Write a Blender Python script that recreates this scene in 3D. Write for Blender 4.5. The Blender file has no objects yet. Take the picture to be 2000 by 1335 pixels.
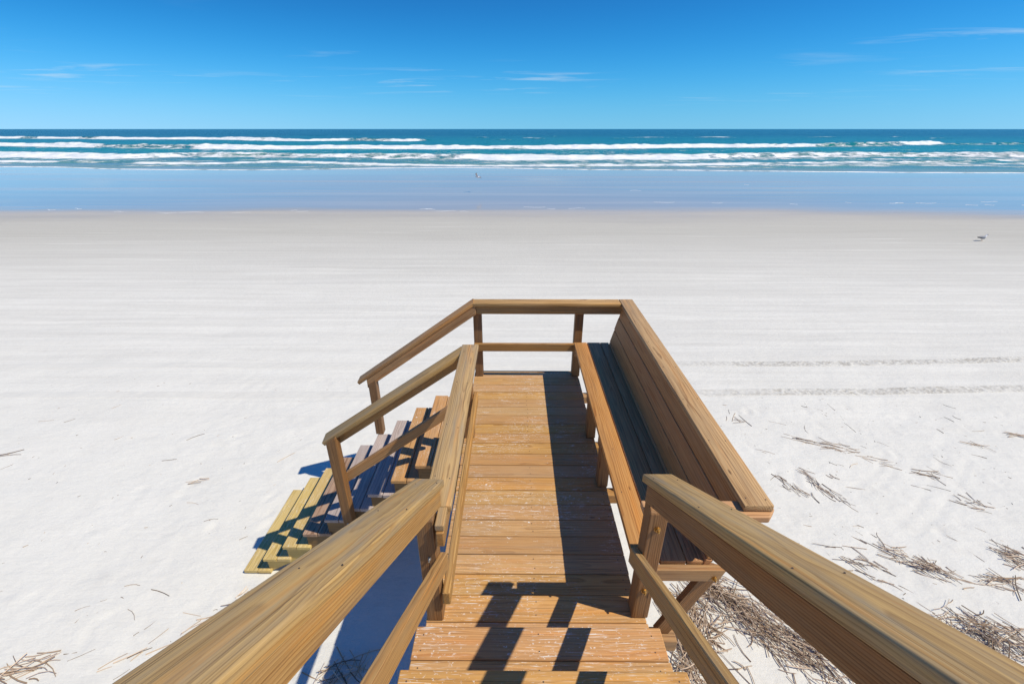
import bpy, bmesh, math, random
import numpy as np
from mathutils import Vector, Matrix

# ------------------------------------------------------------------ camera, sky, sun, exposure
scene = bpy.context.scene
C = scene.collection
D = 1.61                      # deck surface above the sand
EYE = 2.52                    # camera above the deck surface
F = 865.0                     # focal length in pixels of a 2000 px wide frame
PITCH = math.atan((667.5 - 252.0) / F)
YAW = math.atan(6 * math.cos(PITCH) / F)

cam = bpy.data.cameras.new('camera')
cam.sensor_fit = 'HORIZONTAL'
cam.sensor_width = 36.0
cam.lens = 36.0 * F / 2000.0
cam.clip_start = 0.05
cam.clip_end = 60000
camo = bpy.data.objects.new('camera', cam)
C.objects.link(camo)
camo.location = (0, 0, D + EYE)
camo.rotation_euler = (math.pi / 2 - PITCH, 0, YAW)
scene.camera = camo

SUN = Vector((0.71, -0.212, 1.0)).normalized()
SUN_EL = math.asin(SUN.z)
SUN_AZ = math.atan2(SUN.x, SUN.y)

world = bpy.data.worlds.new('World')
scene.world = world
world.use_nodes = True
wt = world.node_tree
wt.nodes.clear()


def N(t, kind, **kw):
    n = t.nodes.new(kind)
    for k, v in kw.items():
        if k == 'inp':
            for i, val in v.items():
                n.inputs[i].default_value = val
        else:
            setattr(n, k, v)
    return n


def math_(t, op, a, b=None, clamp=False):
    n = t.nodes.new('ShaderNodeMath')
    n.operation = op
    n.use_clamp = clamp
    for i, v in enumerate((a, b)):
        if v is None:
            continue
        if isinstance(v, (int, float)):
            n.inputs[i].default_value = v
        else:
            t.links.new(v, n.inputs[i])
    return n.outputs[0]


def maprange(t, v, a, b, c=0.0, d=1.0, smooth=False):
    n = t.nodes.new('ShaderNodeMapRange')
    n.clamp = True
    if smooth:
        n.interpolation_type = 'SMOOTHSTEP'
    t.links.new(v, n.inputs[0])
    for i, x in enumerate((a, b, c, d)):
        n.inputs[i + 1].default_value = x
    return n.outputs[0]


def mixc(t, fac, a, b, blend='MIX'):
    n = t.nodes.new('ShaderNodeMix')
    n.data_type = 'RGBA'
    n.blend_type = blend
    if isinstance(fac, (int, float)):
        n.inputs[0].default_value = fac
    else:
        t.links.new(fac, n.inputs[0])
    for i, v in ((6, a), (7, b)):
        if isinstance(v, (tuple, list)):
            n.inputs[i].default_value = (v[0], v[1], v[2], 1)
        else:
            t.links.new(v, n.inputs[i])
    return n.outputs[2]


def vmul(t, v, s):
    n = t.nodes.new('ShaderNodeVectorMath')
    n.operation = 'MULTIPLY'
    t.links.new(v, n.inputs[0])
    n.inputs[1].default_value = s
    return n.outputs[0]


def noise(t, vec, scale, detail=3.0, rough=0.55, dist=0.0):
    n = t.nodes.new('ShaderNodeTexNoise')
    t.links.new(vec, n.inputs['Vector'])
    n.inputs['Scale'].default_value = scale
    n.inputs['Detail'].default_value = detail
    n.inputs['Roughness'].default_value = rough
    n.inputs['Distortion'].default_value = dist
    return n.outputs[0]


SKY_STRENGTH = 0.1
CIRRUS = (44.0, 7.0)      # where the cirrus drifts
SKY_GRADE = ((1.75, 2.6, 0.013), (1.13, 1.03, 0.0), (1.60, 0.88, 0.0))      # gain, power, floor for r, g, b

# sky: physical sky, its height gradient drawn together, thin cirrus streaks
geo = N(wt, 'ShaderNodeTexCoord')
sep0 = N(wt, 'ShaderNodeSeparateXYZ')
wt.links.new(geo.outputs['Generated'], sep0.inputs[0])
zz_ = math_(wt, 'MAXIMUM', sep0.outputs[2], 0.0)
upc = N(wt, 'ShaderNodeCombineXYZ')
wt.links.new(sep0.outputs[0], upc.inputs[0])
wt.links.new(sep0.outputs[1], upc.inputs[1])
wt.links.new(math_(wt, 'ADD', math_(wt, 'MULTIPLY', math_(wt, 'MULTIPLY', zz_, zz_), 5.5), math_(wt, 'ADD', math_(wt, 'MULTIPLY', zz_, 0.25), 0.055)), upc.inputs[2])
up = upc.outputs[0]
nrm = wt.nodes.new('ShaderNodeVectorMath')
nrm.operation = 'NORMALIZE'
wt.links.new(up, nrm.inputs[0])
sky = wt.nodes.new('ShaderNodeTexSky')
sky.sky_type = 'NISHITA'
sky.sun_disc = False
sky.sun_elevation = SUN_EL
sky.sun_rotation = SUN_AZ
sky.altitude = 0
sky.air_density = 1.0
sky.dust_density = 0.0
sky.ozone_density = 1.5
wt.links.new(nrm.outputs[0], sky.inputs['Vector'])
# the whole sky graded alike, channel by channel: deep azure overhead, pale cyan low down
srgb = wt.nodes.new('ShaderNodeSeparateColor')
wt.links.new(sky.outputs[0], srgb.inputs[0])
crgb = wt.nodes.new('ShaderNodeCombineColor')
for ci, (gain, power, floor_) in enumerate(SKY_GRADE):
    v_ = math_(wt, 'POWER', math_(wt, 'MULTIPLY', srgb.outputs[ci], 0.075), power)
    wt.links.new(math_(wt, 'ADD', math_(wt, 'MULTIPLY', v_, gain / SKY_STRENGTH), floor_ / SKY_STRENGTH), crgb.inputs[ci])
skyout = crgb.outputs[0]
sepw = wt.nodes.new('ShaderNodeSeparateXYZ')
wt.links.new(geo.outputs['Generated'], sepw.inputs[0])
# cirrus lies on a level sheet: coordinates x/z, y/z
zc = math_(wt, 'MAXIMUM', sepw.outputs[2], 0.02)
cx = math_(wt, 'DIVIDE', sepw.outputs[0], zc)
cy = math_(wt, 'DIVIDE', sepw.outputs[1], zc)
cmb = wt.nodes.new('ShaderNodeCombineXYZ')
wt.links.new(math_(wt, 'ADD', cx, CIRRUS[0]), cmb.inputs[0])
wt.links.new(math_(wt, 'ADD', cy, CIRRUS[1]), cmb.inputs[1])
cl1 = noise(wt, vmul(wt, cmb.outputs[0], (0.42, 0.95, 1)), 1.0, 5.0, 0.62, 0.5)
cl2 = noise(wt, vmul(wt, cmb.outputs[0], (0.16, 0.13, 1)), 1.0, 2.0, 0.5)
cm = math_(wt, 'MULTIPLY', maprange(wt, cl1, 0.54, 0.80, 0, 1), maprange(wt, cl2, 0.47, 0.62, 0, 1))
cm = math_(wt, 'MULTIPLY', cm, maprange(wt, sepw.outputs[2], 0.03, 0.07, 0, 0.55))
skyc = mixc(wt, cm, skyout, (6.5, 7.8, 8.8))
bg = wt.nodes.new('ShaderNodeBackground')
bg.inputs[1].default_value = SKY_STRENGTH
wt.links.new(skyc, bg.inputs[0])
wo = wt.nodes.new('ShaderNodeOutputWorld')
wt.links.new(bg.outputs[0], wo.inputs[0])

sl = bpy.data.lights.new('sun', 'SUN')
sl.energy = 5.0
sl.angle = math.radians(0.53)
sl.color = (1.0, 0.905, 0.735)
so = bpy.data.objects.new('sun', sl)
C.objects.link(so)
so.location = (20, -6, 30)
so.rotation_euler = SUN.to_track_quat('Z', 'Y').to_euler()

scene.view_settings.view_transform = 'Standard'
scene.view_settings.look = 'None'
scene.view_settings.gamma = 1.0
scene.view_settings.exposure = 0.0
scene.view_settings.use_curve_mapping = False
scene.render.engine = 'CYCLES'

rng = random.Random(7)
nr = np.random.default_rng(11)


# ------------------------------------------------------------------ numpy noise
def hash2(ix, iy, seed):
    h = (ix.astype(np.int64) * 374761393 + iy.astype(np.int64) * 668265263 + seed * 2147483647) & 0xffffffff
    h = ((h ^ (h >> 13)) * 1274126177) & 0xffffffff
    h = h ^ (h >> 16)
    return (h & 0xffff) / 65535.0


def vnoise(x, y, seed=0):
    ix = np.floor(x)
    iy = np.floor(y)
    fx = x - ix
    fy = y - iy
    fx = fx * fx * (3 - 2 * fx)
    fy = fy * fy * (3 - 2 * fy)
    a = hash2(ix, iy, seed)
    b = hash2(ix + 1, iy, seed)
    c = hash2(ix, iy + 1, seed)
    d = hash2(ix + 1, iy + 1, seed)
    return (a * (1 - fx) + b * fx) * (1 - fy) + (c * (1 - fx) + d * fx) * fy


def fbm(x, y, seed=0, o=4):
    s = np.zeros(np.broadcast(x, y).shape)
    a = 0.5
    for i in range(o):
        s = s + a * vnoise(x * 2 ** i, y * 2 ** i, seed + i * 17)
        a *= 0.5
    return s / (1 - 0.5 ** o)


def sstep(a, b, v):
    t = np.clip((v - a) / (b - a), 0, 1)
    return t * t * (3 - 2 * t)


# ------------------------------------------------------------------ materials
def new_mat(name):
    m = bpy.data.materials.new(name)
    m.use_nodes = True
    t = m.node_tree
    b = t.nodes['Principled BSDF']
    return m, t, b


def bump(t, h, strength, dist, b):
    n = t.nodes.new('ShaderNodeBump')
    n.inputs['Strength'].default_value = strength
    n.inputs['Distance'].default_value = dist
    t.links.new(h, n.inputs['Height'])
    t.links.new(n.outputs[0], b.inputs['Normal'])


def wood(name, light, dark, grey=(0.30, 0.29, 0.25), grey_amt=0.3, speck=0.0, var=0.25, ring=0.010, orange=0.0, rough=0.62, grain_amt=1.0):
    m, t, b = new_mat(name)
    tc = N(t, 'ShaderNodeTexCoord')
    oi = N(t, 'ShaderNodeObjectInfo')
    rnd = oi.outputs['Random']
    r2 = math_(t, 'FRACT', math_(t, 'MULTIPLY', rnd, 13.37))
    r3 = math_(t, 'FRACT', math_(t, 'MULTIPLY', rnd, 71.93))
    off = N(t, 'ShaderNodeCombineXYZ')
    t.links.new(math_(t, 'MULTIPLY', rnd, 41.0), off.inputs[0])
    t.links.new(math_(t, 'MULTIPLY', r2, 23.0), off.inputs[1])
    t.links.new(math_(t, 'MULTIPLY', r3, 17.0), off.inputs[2])
    add = N(t, 'ShaderNodeVectorMath', operation='ADD')
    t.links.new(tc.outputs['Object'], add.inputs[0])
    t.links.new(off.outputs[0], add.inputs[1])
    v = add.outputs[0]
    sep = N(t, 'ShaderNodeSeparateXYZ')
    t.links.new(tc.outputs['Object'], sep.inputs[0])
    # annual rings round an axis beside the board, warped along its length
    warp = noise(t, vmul(t, v, (1.1, 5, 5)), 1.0, 2.0, 0.5)
    warp2 = noise(t, vmul(t, v, (5, 14, 14)), 1.0, 2.0, 0.5)
    y0 = math_(t, 'MULTIPLY', math_(t, 'SUBTRACT', r2, 0.5), 0.13)
    z0 = math_(t, 'MULTIPLY', math_(t, 'ADD', r3, 0.35), -0.06)
    dy = math_(t, 'SUBTRACT', sep.outputs[1], y0)
    dz = math_(t, 'SUBTRACT', sep.outputs[2], z0)
    rr = math_(t, 'SQRT', math_(t, 'ADD', math_(t, 'MULTIPLY', dy, dy), math_(t, 'MULTIPLY', dz, dz)))
    rr = math_(t, 'ADD', rr, math_(t, 'MULTIPLY', warp, 0.048))
    rr = math_(t, 'ADD', rr, math_(t, 'MULTIPLY', warp2, 0.008))
    s = math_(t, 'FRACT', math_(t, 'DIVIDE', rr, ring))
    # early wood fades slowly into a dark late-wood line
    ringv = math_(t, 'MULTIPLY', math_(t, 'POWER', s, 2.2), maprange(t, s, 0.9, 1.0, 1, 0))
    fine = noise(t, vmul(t, v, (5, 230, 230)), 1.0, 3.0, 0.6)
    streak = noise(t, vmul(t, v, (1.6, 38, 38)), 1.0, 3.0, 0.6)
    blotch = noise(t, vmul(t, v, (2.2, 19, 19)), 1.0, 4.0, 0.6)
    crack = maprange(t, noise(t, vmul(t, v, (1.4, 120, 120)), 1.0, 2.0, 0.55), 0.60, 0.70)
    hair = noise(t, vmul(t, v, (3.0, 400, 400)), 1.0, 2.0, 0.6)
    f = math_(t, 'MULTIPLY', ringv, maprange(t, blotch, 0.35, 0.6, 1.15, 0.45))
    f = math_(t, 'ADD', f, math_(t, 'MULTIPLY', math_(t, 'SUBTRACT', hair, 0.42), 0.9))
    f = math_(t, 'ADD', f, math_(t, 'MULTIPLY', maprange(t, fine, 0.35, 0.7), 0.42))
    f = math_(t, 'ADD', f, math_(t, 'MULTIPLY', math_(t, 'SUBTRACT', streak, 0.5), 0.65))
    f = math_(t, 'MULTIPLY', f, grain_amt)
    f = math_(t, 'MAXIMUM', f, 0.0)
    f = math_(t, 'MINIMUM', f, 1.0)
    gm = math_(t, 'MULTIPLY', maprange(t, blotch, 0.44, 0.66), maprange(t, streak, 0.36, 0.6, 0.25, 1))
    gm = math_(t, 'MULTIPLY', gm, grey_amt)
    gl = tuple(g_ * 1.12 for g_ in grey)
    gd = tuple(g_ * 0.58 for g_ in grey)
    col = mixc(t, f, mixc(t, gm, light, gl), mixc(t, gm, dark, gd))
    if orange:
        og = noise(t, vmul(t, v, (1.4, 30, 30)), 1.0, 3.0, 0.55, 0.3)
        col = mixc(t, maprange(t, og, 0.54, 0.72, 0, orange), col, (light[0] * 1.15, light[1] * 0.78, light[2] * 0.35))
    col = mixc(t, math_(t, 'MULTIPLY', crack, 0.6 * grain_amt), col, (dark[0] * 0.42, dark[1] * 0.40, dark[2] * 0.42))
    # knots
    vo = N(t, 'ShaderNodeTexVoronoi')
    vo.inputs['Scale'].default_value = 1.0
    t.links.new(vmul(t, v, (2.2, 7, 7)), vo.inputs['Vector'])
    kn = maprange(t, vo.outputs['Distance'], 0.022, 0.062, 1, 0, True)
    col = mixc(t, math_(t, 'MULTIPLY', kn, 0.75), col, (dark[0] * 0.35, dark[1] * 0.3, dark[2] * 0.3))
    # each piece a little different
    val = maprange(t, rnd, 0, 1, 1 - var, 1 + var * 0.6)
    vv = N(t, 'ShaderNodeHueSaturation')
    t.links.new(val, vv.inputs['Value'])
    t.links.new(maprange(t, r2, 0, 1, 0.4955, 0.5035), vv.inputs['Hue'])
    t.links.new(maprange(t, r3, 0, 1, 0.93, 1.05), vv.inputs['Saturation'])
    t.links.new(col, vv.inputs['Color'])
    col = vv.outputs[0]
    rgh = rough
    if speck:
        g = N(t, 'ShaderNodeNewGeometry')
        sn = N(t, 'ShaderNodeSeparateXYZ')
        t.links.new(g.outputs['Normal'], sn.inputs[0])
        top = maprange(t, sn.outputs[2], 0.7, 0.9)
        wp = g.outputs['Position']
        area = maprange(t, noise(t, wp, 2.6, 2.0, 0.5), 0.40, 0.60)
        spots = maprange(t, noise(t, vmul(t, wp, (0.8, 1.2, 1)), 75.0, 4.0, 0.68), 0.60, 0.66)
        flake = maprange(t, noise(t, vmul(t, v, (9, 240, 60)), 1.0, 2.5, 0.62), 0.605, 0.68)
        big = maprange(t, noise(t, vmul(t, wp, (0.8, 1.1, 1)), 17.0, 5.0, 0.72), 0.665, 0.72)
        sp = math_(t, 'MAXIMUM', math_(t, 'MULTIPLY', spots, 0.8), flake)
        sp = math_(t, 'MAXIMUM', math_(t, 'MULTIPLY', sp, area), big)
        sp = math_(t, 'MULTIPLY', math_(t, 'MULTIPLY', sp, top), speck)
        col = mixc(t, sp, col, (0.74, 0.72, 0.68))
    t.links.new(col, b.inputs['Base Color'])
    b.inputs['Roughness'].default_value = rgh
    b.inputs['Specular IOR Level'].default_value = 0.30
    h = math_(t, 'ADD', math_(t, 'MULTIPLY', ringv, -0.6), math_(t, 'MULTIPLY', fine, 0.9))
    h = math_(t, 'SUBTRACT', h, crack)
    bump(t, h, 0.35, 0.0018, b)
    return m


M = {}
M['deck'] = wood('deck_wood', (0.560, 0.328, 0.122), (0.325, 0.168, 0.056), (0.33, 0.235, 0.15), 0.40, speck=0.95, var=0.10, ring=0.009, orange=0.30, grain_amt=0.80)
M['tread'] = wood('tread_wood', (0.590, 0.335, 0.125), (0.340, 0.166, 0.055), (0.33, 0.23, 0.155), 0.35, speck=0.95, var=0.08, ring=0.009, orange=0.30, grain_amt=0.80)
M['cap'] = wood('weathered_cap_wood', (0.525, 0.345, 0.135), (0.295, 0.180, 0.070), (0.275, 0.240, 0.180), 0.68, var=0.06, ring=0.008, orange=0.45)
M['rail'] = wood('stained_rail_wood', (0.47, 0.275, 0.105), (0.245, 0.120, 0.042), (0.24, 0.18, 0.12), 0.40, var=0.12, ring=0.009, orange=0.45)
M['benchcap'] = wood('bench_cap_wood', (0.55, 0.345, 0.150), (0.250, 0.130, 0.048), (0.28, 0.21, 0.14), 0.25, var=0.08, ring=0.012, orange=0.3)
M['seat'] = wood('bench_wood', (0.520, 0.268, 0.096), (0.31, 0.125, 0.036), (0.30, 0.17, 0.09), 0.35, var=0.10, orange=0.3)
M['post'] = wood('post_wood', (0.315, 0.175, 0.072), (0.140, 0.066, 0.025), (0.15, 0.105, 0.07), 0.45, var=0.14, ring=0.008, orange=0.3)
M['cut'] = wood('fresh_cut_wood', (0.62, 0.375, 0.180), (0.42, 0.220, 0.090), (0.4, 0.3, 0.2), 0.1, var=0.06)
M['yellow'] = wood('new_lumber', (0.66, 0.50, 0.195), (0.45, 0.310, 0.095), (0.42, 0.31, 0.15), 0.45, speck=0.95, var=0.08, ring=0.009)
M['grey'] = wood('silvered_wood', (0.50, 0.42, 0.375), (0.30, 0.235, 0.205), (0.45, 0.41, 0.40), 0.55, speck=0.35, var=0.08)
M['brown'] = wood('brown_grained_wood', (0.46, 0.320, 0.220), (0.19, 0.105, 0.062), (0.34, 0.28, 0.23), 0.4, speck=0.35, var=0.06, ring=0.013)
M['under'] = wood('framing_wood', (0.30, 0.190, 0.085), (0.15, 0.084, 0.036), (0.2, 0.16, 0.1), 0.4, var=0.15)


def simple(name, col, rough=0.6, metal=0.0):
    m, t, b = new_mat(name)
    tc = N(t, 'ShaderNodeTexCoord')
    nz = noise(t, tc.outputs['Object'], 60.0, 3.0)
    c = mixc(t, maprange(t, nz, 0.3, 0.7), (col[0] * 0.75, col[1] * 0.75, col[2] * 0.75), (col[0] * 1.15, col[1] * 1.15, col[2] * 1.15))
    t.links.new(c, b.inputs['Base Color'])
    b.inputs['Roughness'].default_value = rough
    b.inputs['Metallic'].default_value = metal
    return m


M['brass'] = simple('gilded_steel', (0.50, 0.29, 0.085), 0.38, 0.9)
M['zinc'] = simple('dull_zinc', (0.35, 0.34, 0.33), 0.45, 0.8)


# sand: dry and white near the deck, damp further out, wet and glossy by the sea
def sand_material():
    m, t, b = new_mat('sand')
    g = N(t, 'ShaderNodeNewGeometry')
    P = g.outputs['Position']
    sep = N(t, 'ShaderNodeSeparateXYZ')
    t.links.new(P, sep.inputs[0])
    wig = noise(t, vmul(t, P, (0.045, 0.12, 0)), 1.0, 4.0, 0.55)
    wig2 = noise(t, vmul(t, P, (0.12, 1.1, 0)), 1.0, 4.0, 0.6)
    yy = math_(t, 'ADD', sep.outputs[1], math_(t, 'MULTIPLY', math_(t, 'SUBTRACT', wig, 0.5), 7.0))
    yy = math_(t, 'ADD', yy, math_(t, 'MULTIPLY', math_(t, 'SUBTRACT', wig2, 0.5), 2.2))
    damp = maprange(t, yy, 11.0, 20.5)
    wet = maprange(t, yy, 21.5, 30.0, 0, 1, True)
    drain = maprange(t, math_(t, 'ADD', sep.outputs[1], math_(t, 'MULTIPLY', math_(t, 'SUBTRACT', wig, 0.5), 30.0)), 36, 47, 0, 1, True)
    # long drift lines that run with the shore
    lines = noise(t, vmul(t, P, (0.10, 3.4, 0)), 1.0, 5.0, 0.65)
    lines2 = noise(t, vmul(t, P, (0.35, 9.0, 0)), 1.0, 4.0, 0.65)
    soft = noise(t, vmul(t, P, (0.9, 0.9, 0)), 1.0, 4.0, 0.6)
    grain = noise(t, P, 180.0, 2.0, 0.7)
    dry = mixc(t, maprange(t, soft, 0.3, 0.7), (0.648, 0.645, 0.606), (0.682, 0.679, 0.640))
    dmp = mixc(t, maprange(t, lines2, 0.35, 0.65), (0.445, 0.440, 0.402), (0.485, 0.480, 0.440))
    col = mixc(t, damp, dry, dmp)
    lm = math_(t, 'MULTIPLY', maprange(t, lines, 0.40, 0.62, 1, 0), maprange(t, yy, 4.5, 9.0, 0, 1))
    lm = math_(t, 'MULTIPLY', lm, maprange(t, yy, 15, 22, 0.66, 0.35))
    col = mixc(t, lm, col, mixc(t, damp, (0.555, 0.551, 0.520), (0.405, 0.397, 0.366)))
    # pale ridges of blown sand
    rg = math_(t, 'MULTIPLY', maprange(t, lines, 0.63, 0.70), maprange(t, yy, 6, 11, 0.0, 0.7))
    rg = math_(t, 'MULTIPLY', rg, maprange(t, yy, 20, 24, 1, 0))
    col = mixc(t, rg, col, (0.67, 0.665, 0.63))
    fl_ = math_(t, 'MULTIPLY', maprange(t, lines2, 0.52, 0.66), maprange(t, yy, 5, 9, 0.06, 0.30))
    fl_ = math_(t, 'MULTIPLY', fl_, maprange(t, yy, 17, 24, 1, 0.3))
    col = mixc(t, fl_, col, (0.46, 0.452, 0.42))
    mott = noise(t, vmul(t, P, (3.2, 4.5, 0)), 1.0, 5.0, 0.7)
    col = mixc(t, maprange(t, mott, 0.52, 0.72, 0, 0.22), col, (0.50, 0.49, 0.46))
    col = mixc(t, maprange(t, grain, 0.35, 0.7, 0, 0.13), col, (0.42, 0.40, 0.37))
    wl = noise(t, vmul(t, P, (0.02, 0.35, 0)), 1.0, 4.0, 0.6)
    wcol = mixc(t, maprange(t, wl, 0.4, 0.62), (0.34, 0.325, 0.305), (0.43, 0.40, 0.365))
    wcol = mixc(t, math_(t, 'MULTIPLY', drain, 0.8), wcol, (0.40, 0.355, 0.33))
    col = mixc(t, wet, col, wcol)
    t.links.new(col, b.inputs['Base Color'])
    film = maprange(t, wl, 0.42, 0.66, 0.03, 0.16)
    n = N(t, 'ShaderNodeMix')
    t.links.new(wet, n.inputs[0])
    n.inputs[2].default_value = 0.95
    t.links.new(film, n.inputs[3])
    t.links.new(n.outputs[0], b.inputs['Roughness'])
    b.inputs['IOR'].default_value = 1.33
    t.links.new(math_(t, 'MULTIPLY', maprange(t, wet, 0, 1, 0.05, 0.5), maprange(t, drain, 0, 1, 1, 0.62)), b.inputs['Specular IOR Level'])
    # relief: grain, soft hollows, drift lines; almost none on the wet film
    h = math_(t, 'ADD', math_(t, 'MULTIPLY', grain, 0.10), math_(t, 'MULTIPLY', noise(t, vmul(t, P, (7, 13, 0)), 1.0, 4.0, 0.62), 0.55))
    h = math_(t, 'ADD', h, math_(t, 'MULTIPLY', lines2, 0.35))
    st = maprange(t, wet, 0, 0.7, 0.55, 0.004)
    bn = N(t, 'ShaderNodeBump')
    bn.inputs['Distance'].default_value = 0.045
    t.links.new(st, bn.inputs['Strength'])
    t.links.new(h, bn.inputs['Height'])
    t.links.new(bn.outputs[0], b.inputs['Normal'])
    return m


def sea_material():
    m, t, b = new_mat('sea_water')
    g = N(t, 'ShaderNodeNewGeometry')
    P = g.outputs['Position']
    sep = N(t, 'ShaderNodeSeparateXYZ')
    t.links.new(P, sep.inputs[0])
    fo = N(t, 'ShaderNodeAttribute', attribute_name='foam')
    sh = N(t, 'ShaderNodeAttribute', attribute_name='shallow')
    n1 = noise(t, vmul(t, P, (0.34, 0.42, 1.8)), 1.0, 7.0, 0.74)
    n2 = noise(t, vmul(t, P, (0.06, 0.30, 0)), 1.0, 4.0, 0.6)
    n3 = noise(t, vmul(t, P, (0.012, 0.05, 0)), 1.0, 3.0, 0.55)
    deep = mixc(t, maprange(t, n3, 0.35, 0.65), (0.000, 0.058, 0.108), (0.000, 0.085, 0.130))
    mid = mixc(t, maprange(t, n2, 0.38, 0.64), (0.000, 0.165, 0.240), (0.022, 0.235, 0.205))
    y = sep.outputs[1]
    col = mixc(t, maprange(t, y, 120, 420), mid, deep)
    col = mixc(t, sh.outputs['Fac'], col, mixc(t, maprange(t, n2, 0.42, 0.60), (0.20, 0.27, 0.30), (0.17, 0.22, 0.15)))
    fm = math_(t, 'ADD', fo.outputs['Fac'], math_(t, 'MULTIPLY', math_(t, 'SUBTRACT', n1, 0.5), 2.0))
    fmask = maprange(t, fm, 0.36, 0.66)
    col = mixc(t, fmask, col, mixc(t, maprange(t, n1, 0.42, 0.6), (0.60, 0.66, 0.70), (0.82, 0.825, 0.83)))
    t.links.new(col, b.inputs['Base Color'])
    t.links.new(maprange(t, fmask, 0, 1, 0.22, 0.9), b.inputs['Roughness'])
    b.inputs['IOR'].default_value = 1.33
    t.links.new(maprange(t, fmask, 0, 1, 0.17, 0.05), b.inputs['Specular IOR Level'])
    w = noise(t, vmul(t, P, (0.45, 0.9, 0)), 1.0, 6.0, 0.65)
    w2 = noise(t, vmul(t, P, (0.06, 0.16, 0)), 1.0, 3.0, 0.55)
    h = math_(t, 'ADD', math_(t, 'MULTIPLY', w, 0.5), math_(t, 'MULTIPLY', w2, 1.6))
    h = math_(t, 'ADD', h, math_(t, 'MULTIPLY', fmask, 0.25))
    bn = N(t, 'ShaderNodeBump')
    bn.inputs['Distance'].default_value = 0.8
    t.links.new(maprange(t, sh.outputs['Fac'], 0, 1, 0.85, 0.12), bn.inputs['Strength'])
    t.links.new(h, bn.inputs['Height'])
    t.links.new(bn.outputs[0], b.inputs['Normal'])
    return m


M['sand'] = sand_material()
M['sea'] = sea_material()


def straw_material():
    m, t, b = new_mat('dry_reed')
    at = N(t, 'ShaderNodeAttribute', attribute_name='tone')
    r = N(t, 'ShaderNodeValToRGB')
    e = r.color_ramp.elements
    e[0].position = 0.0
    e[0].color = (0.060, 0.040, 0.026, 1)
    e[1].position = 1.0
    e[1].color = (0.62, 0.49, 0.37, 1)
    for p, c in ((0.3, (0.16, 0.105, 0.065, 1)), (0.6, (0.36, 0.255, 0.165, 1))):
        x = e.new(p)
        x.color = c
    t.links.new(at.outputs['Fac'], r.inputs[0])
    t.links.new(r.outputs[0], b.inputs['Base Color'])
    b.inputs['Roughness'].default_value = 0.7
    return m


M['straw'] = straw_material()

# ------------------------------------------------------------------ object helpers
WM = {}          # world matrix of each object, kept by hand


def link(o, parent=None, world=None):
    C.objects.link(o)
    world = world if world is not None else Matrix.Identity(4)
    if parent is not None:
        o.parent = parent
        o.matrix_basis = WM[parent.name].inverted() @ world
    else:
        o.matrix_basis = world
    WM[o.name] = world
    return o


def tag(o, label=None, cat=None, group=None, kind=None):
    for k, v in (('label', label), ('category', cat), ('group', group), ('kind', kind)):
        if v:
            o[k] = v
    return o


def thing(name, loc, label, cat, group=None):
    o = bpy.data.objects.new(name, None)
    o.empty_display_size = 0.2
    link(o, None, Matrix.Translation(Vector(loc)))
    return tag(o, label, cat, group)


MESHES = {}


def board_mesh(L, w, t, bev, seg, cut, mat):
    key = (round(L, 4), round(w, 4), round(t, 4), bev, seg, cut, mat)
    if key in MESHES:
        return MESHES[key]
    bm = bmesh.new()
    bmesh.ops.create_cube(bm, size=1.0)
    for v in bm.verts:
        x, y, z = v.co.x * L, v.co.y * w, v.co.z * t
        a, b = (cut[2], cut[3]) if x > 0 else (cut[0], cut[1])
        v.co = (x + a * y + b * z, y, z)
    if bev:
        bmesh.ops.bevel(bm, geom=list(bm.edges), offset=bev, segments=seg, affect='EDGES', profile=0.5)
    me = bpy.data.meshes.new('board')
    bm.to_mesh(me)
    bm.free()
    if seg > 1:
        for p in me.polygons:
            p.use_smooth = True
        me.set_sharp_from_angle(angle=math.radians(40))
    me.materials.append(M[mat])
    MESHES[key] = me
    return me


def board(name, parent, p0, p1, w, t, upv, mat, bev=0.004, seg=1, cut=(0, 0, 0, 0), label=None, kind=None):
    """A sawn board from p0 to p1 (deck-relative heights); t is its size along upv, w across."""
    a = Vector(p0)
    b = Vector(p1)
    a.z += D
    b.z += D
    x = (b - a)
    L = x.length
    x.normalize()
    u = Vector(upv)
    u = (u - x * u.dot(x)).normalized()
    y = u.cross(x)
    mat4 = Matrix((x, y, u)).transposed().to_4x4()
    mat4.translation = (a + b) / 2
    o = bpy.data.objects.new(name, board_mesh(L, w, t, bev, seg, cut, mat))
    link(o, parent, mat4)
    return tag(o, label, None, None, kind)


def box(name, parent, x, y, z, mat, axis='x', bev=0.004, seg=1, cut=(0, 0, 0, 0), label=None):
    """Axis-aligned board by its ranges; axis is its grain direction."""
    cx, cy, cz = sum(x) / 2, sum(y) / 2, sum(z) / 2
    if axis == 'x':
        return board(name, parent, (x[0], cy, cz), (x[1], cy, cz), y[1] - y[0], z[1] - z[0], (0, 0, 1), mat, bev, seg, cut, label)
    if axis == 'y':
        return board(name, parent, (cx, y[0], cz), (cx, y[1], cz), x[1] - x[0], z[1] - z[0], (0, 0, 1), mat, bev, seg, cut, label)
    return board(name, parent, (cx, cy, z[0]), (cx, cy, z[1]), x[1] - x[0], y[1] - y[0], (0, 1, 0), mat, bev, seg, cut, label)


def mesh_obj(name, verts, faces, mat, parent=None, world=None, smooth=False, attrs=None):
    me = bpy.data.meshes.new(name)
    me.from_pydata([tuple(v) for v in verts], [], [tuple(f) for f in faces])
    if mat:
        me.materials.append(M[mat] if isinstance(mat, str) else mat)
    if smooth:
        for p in me.polygons:
            p.use_smooth = True
    if attrs:
        for k, vals in attrs.items():
            at = me.attributes.new(k, 'FLOAT', 'POINT')
            at.data.foreach_set('value', np.asarray(vals, dtype=np.float32))
    me.update()
    o = bpy.data.objects.new(name, me)
    return link(o, parent, world)


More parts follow.
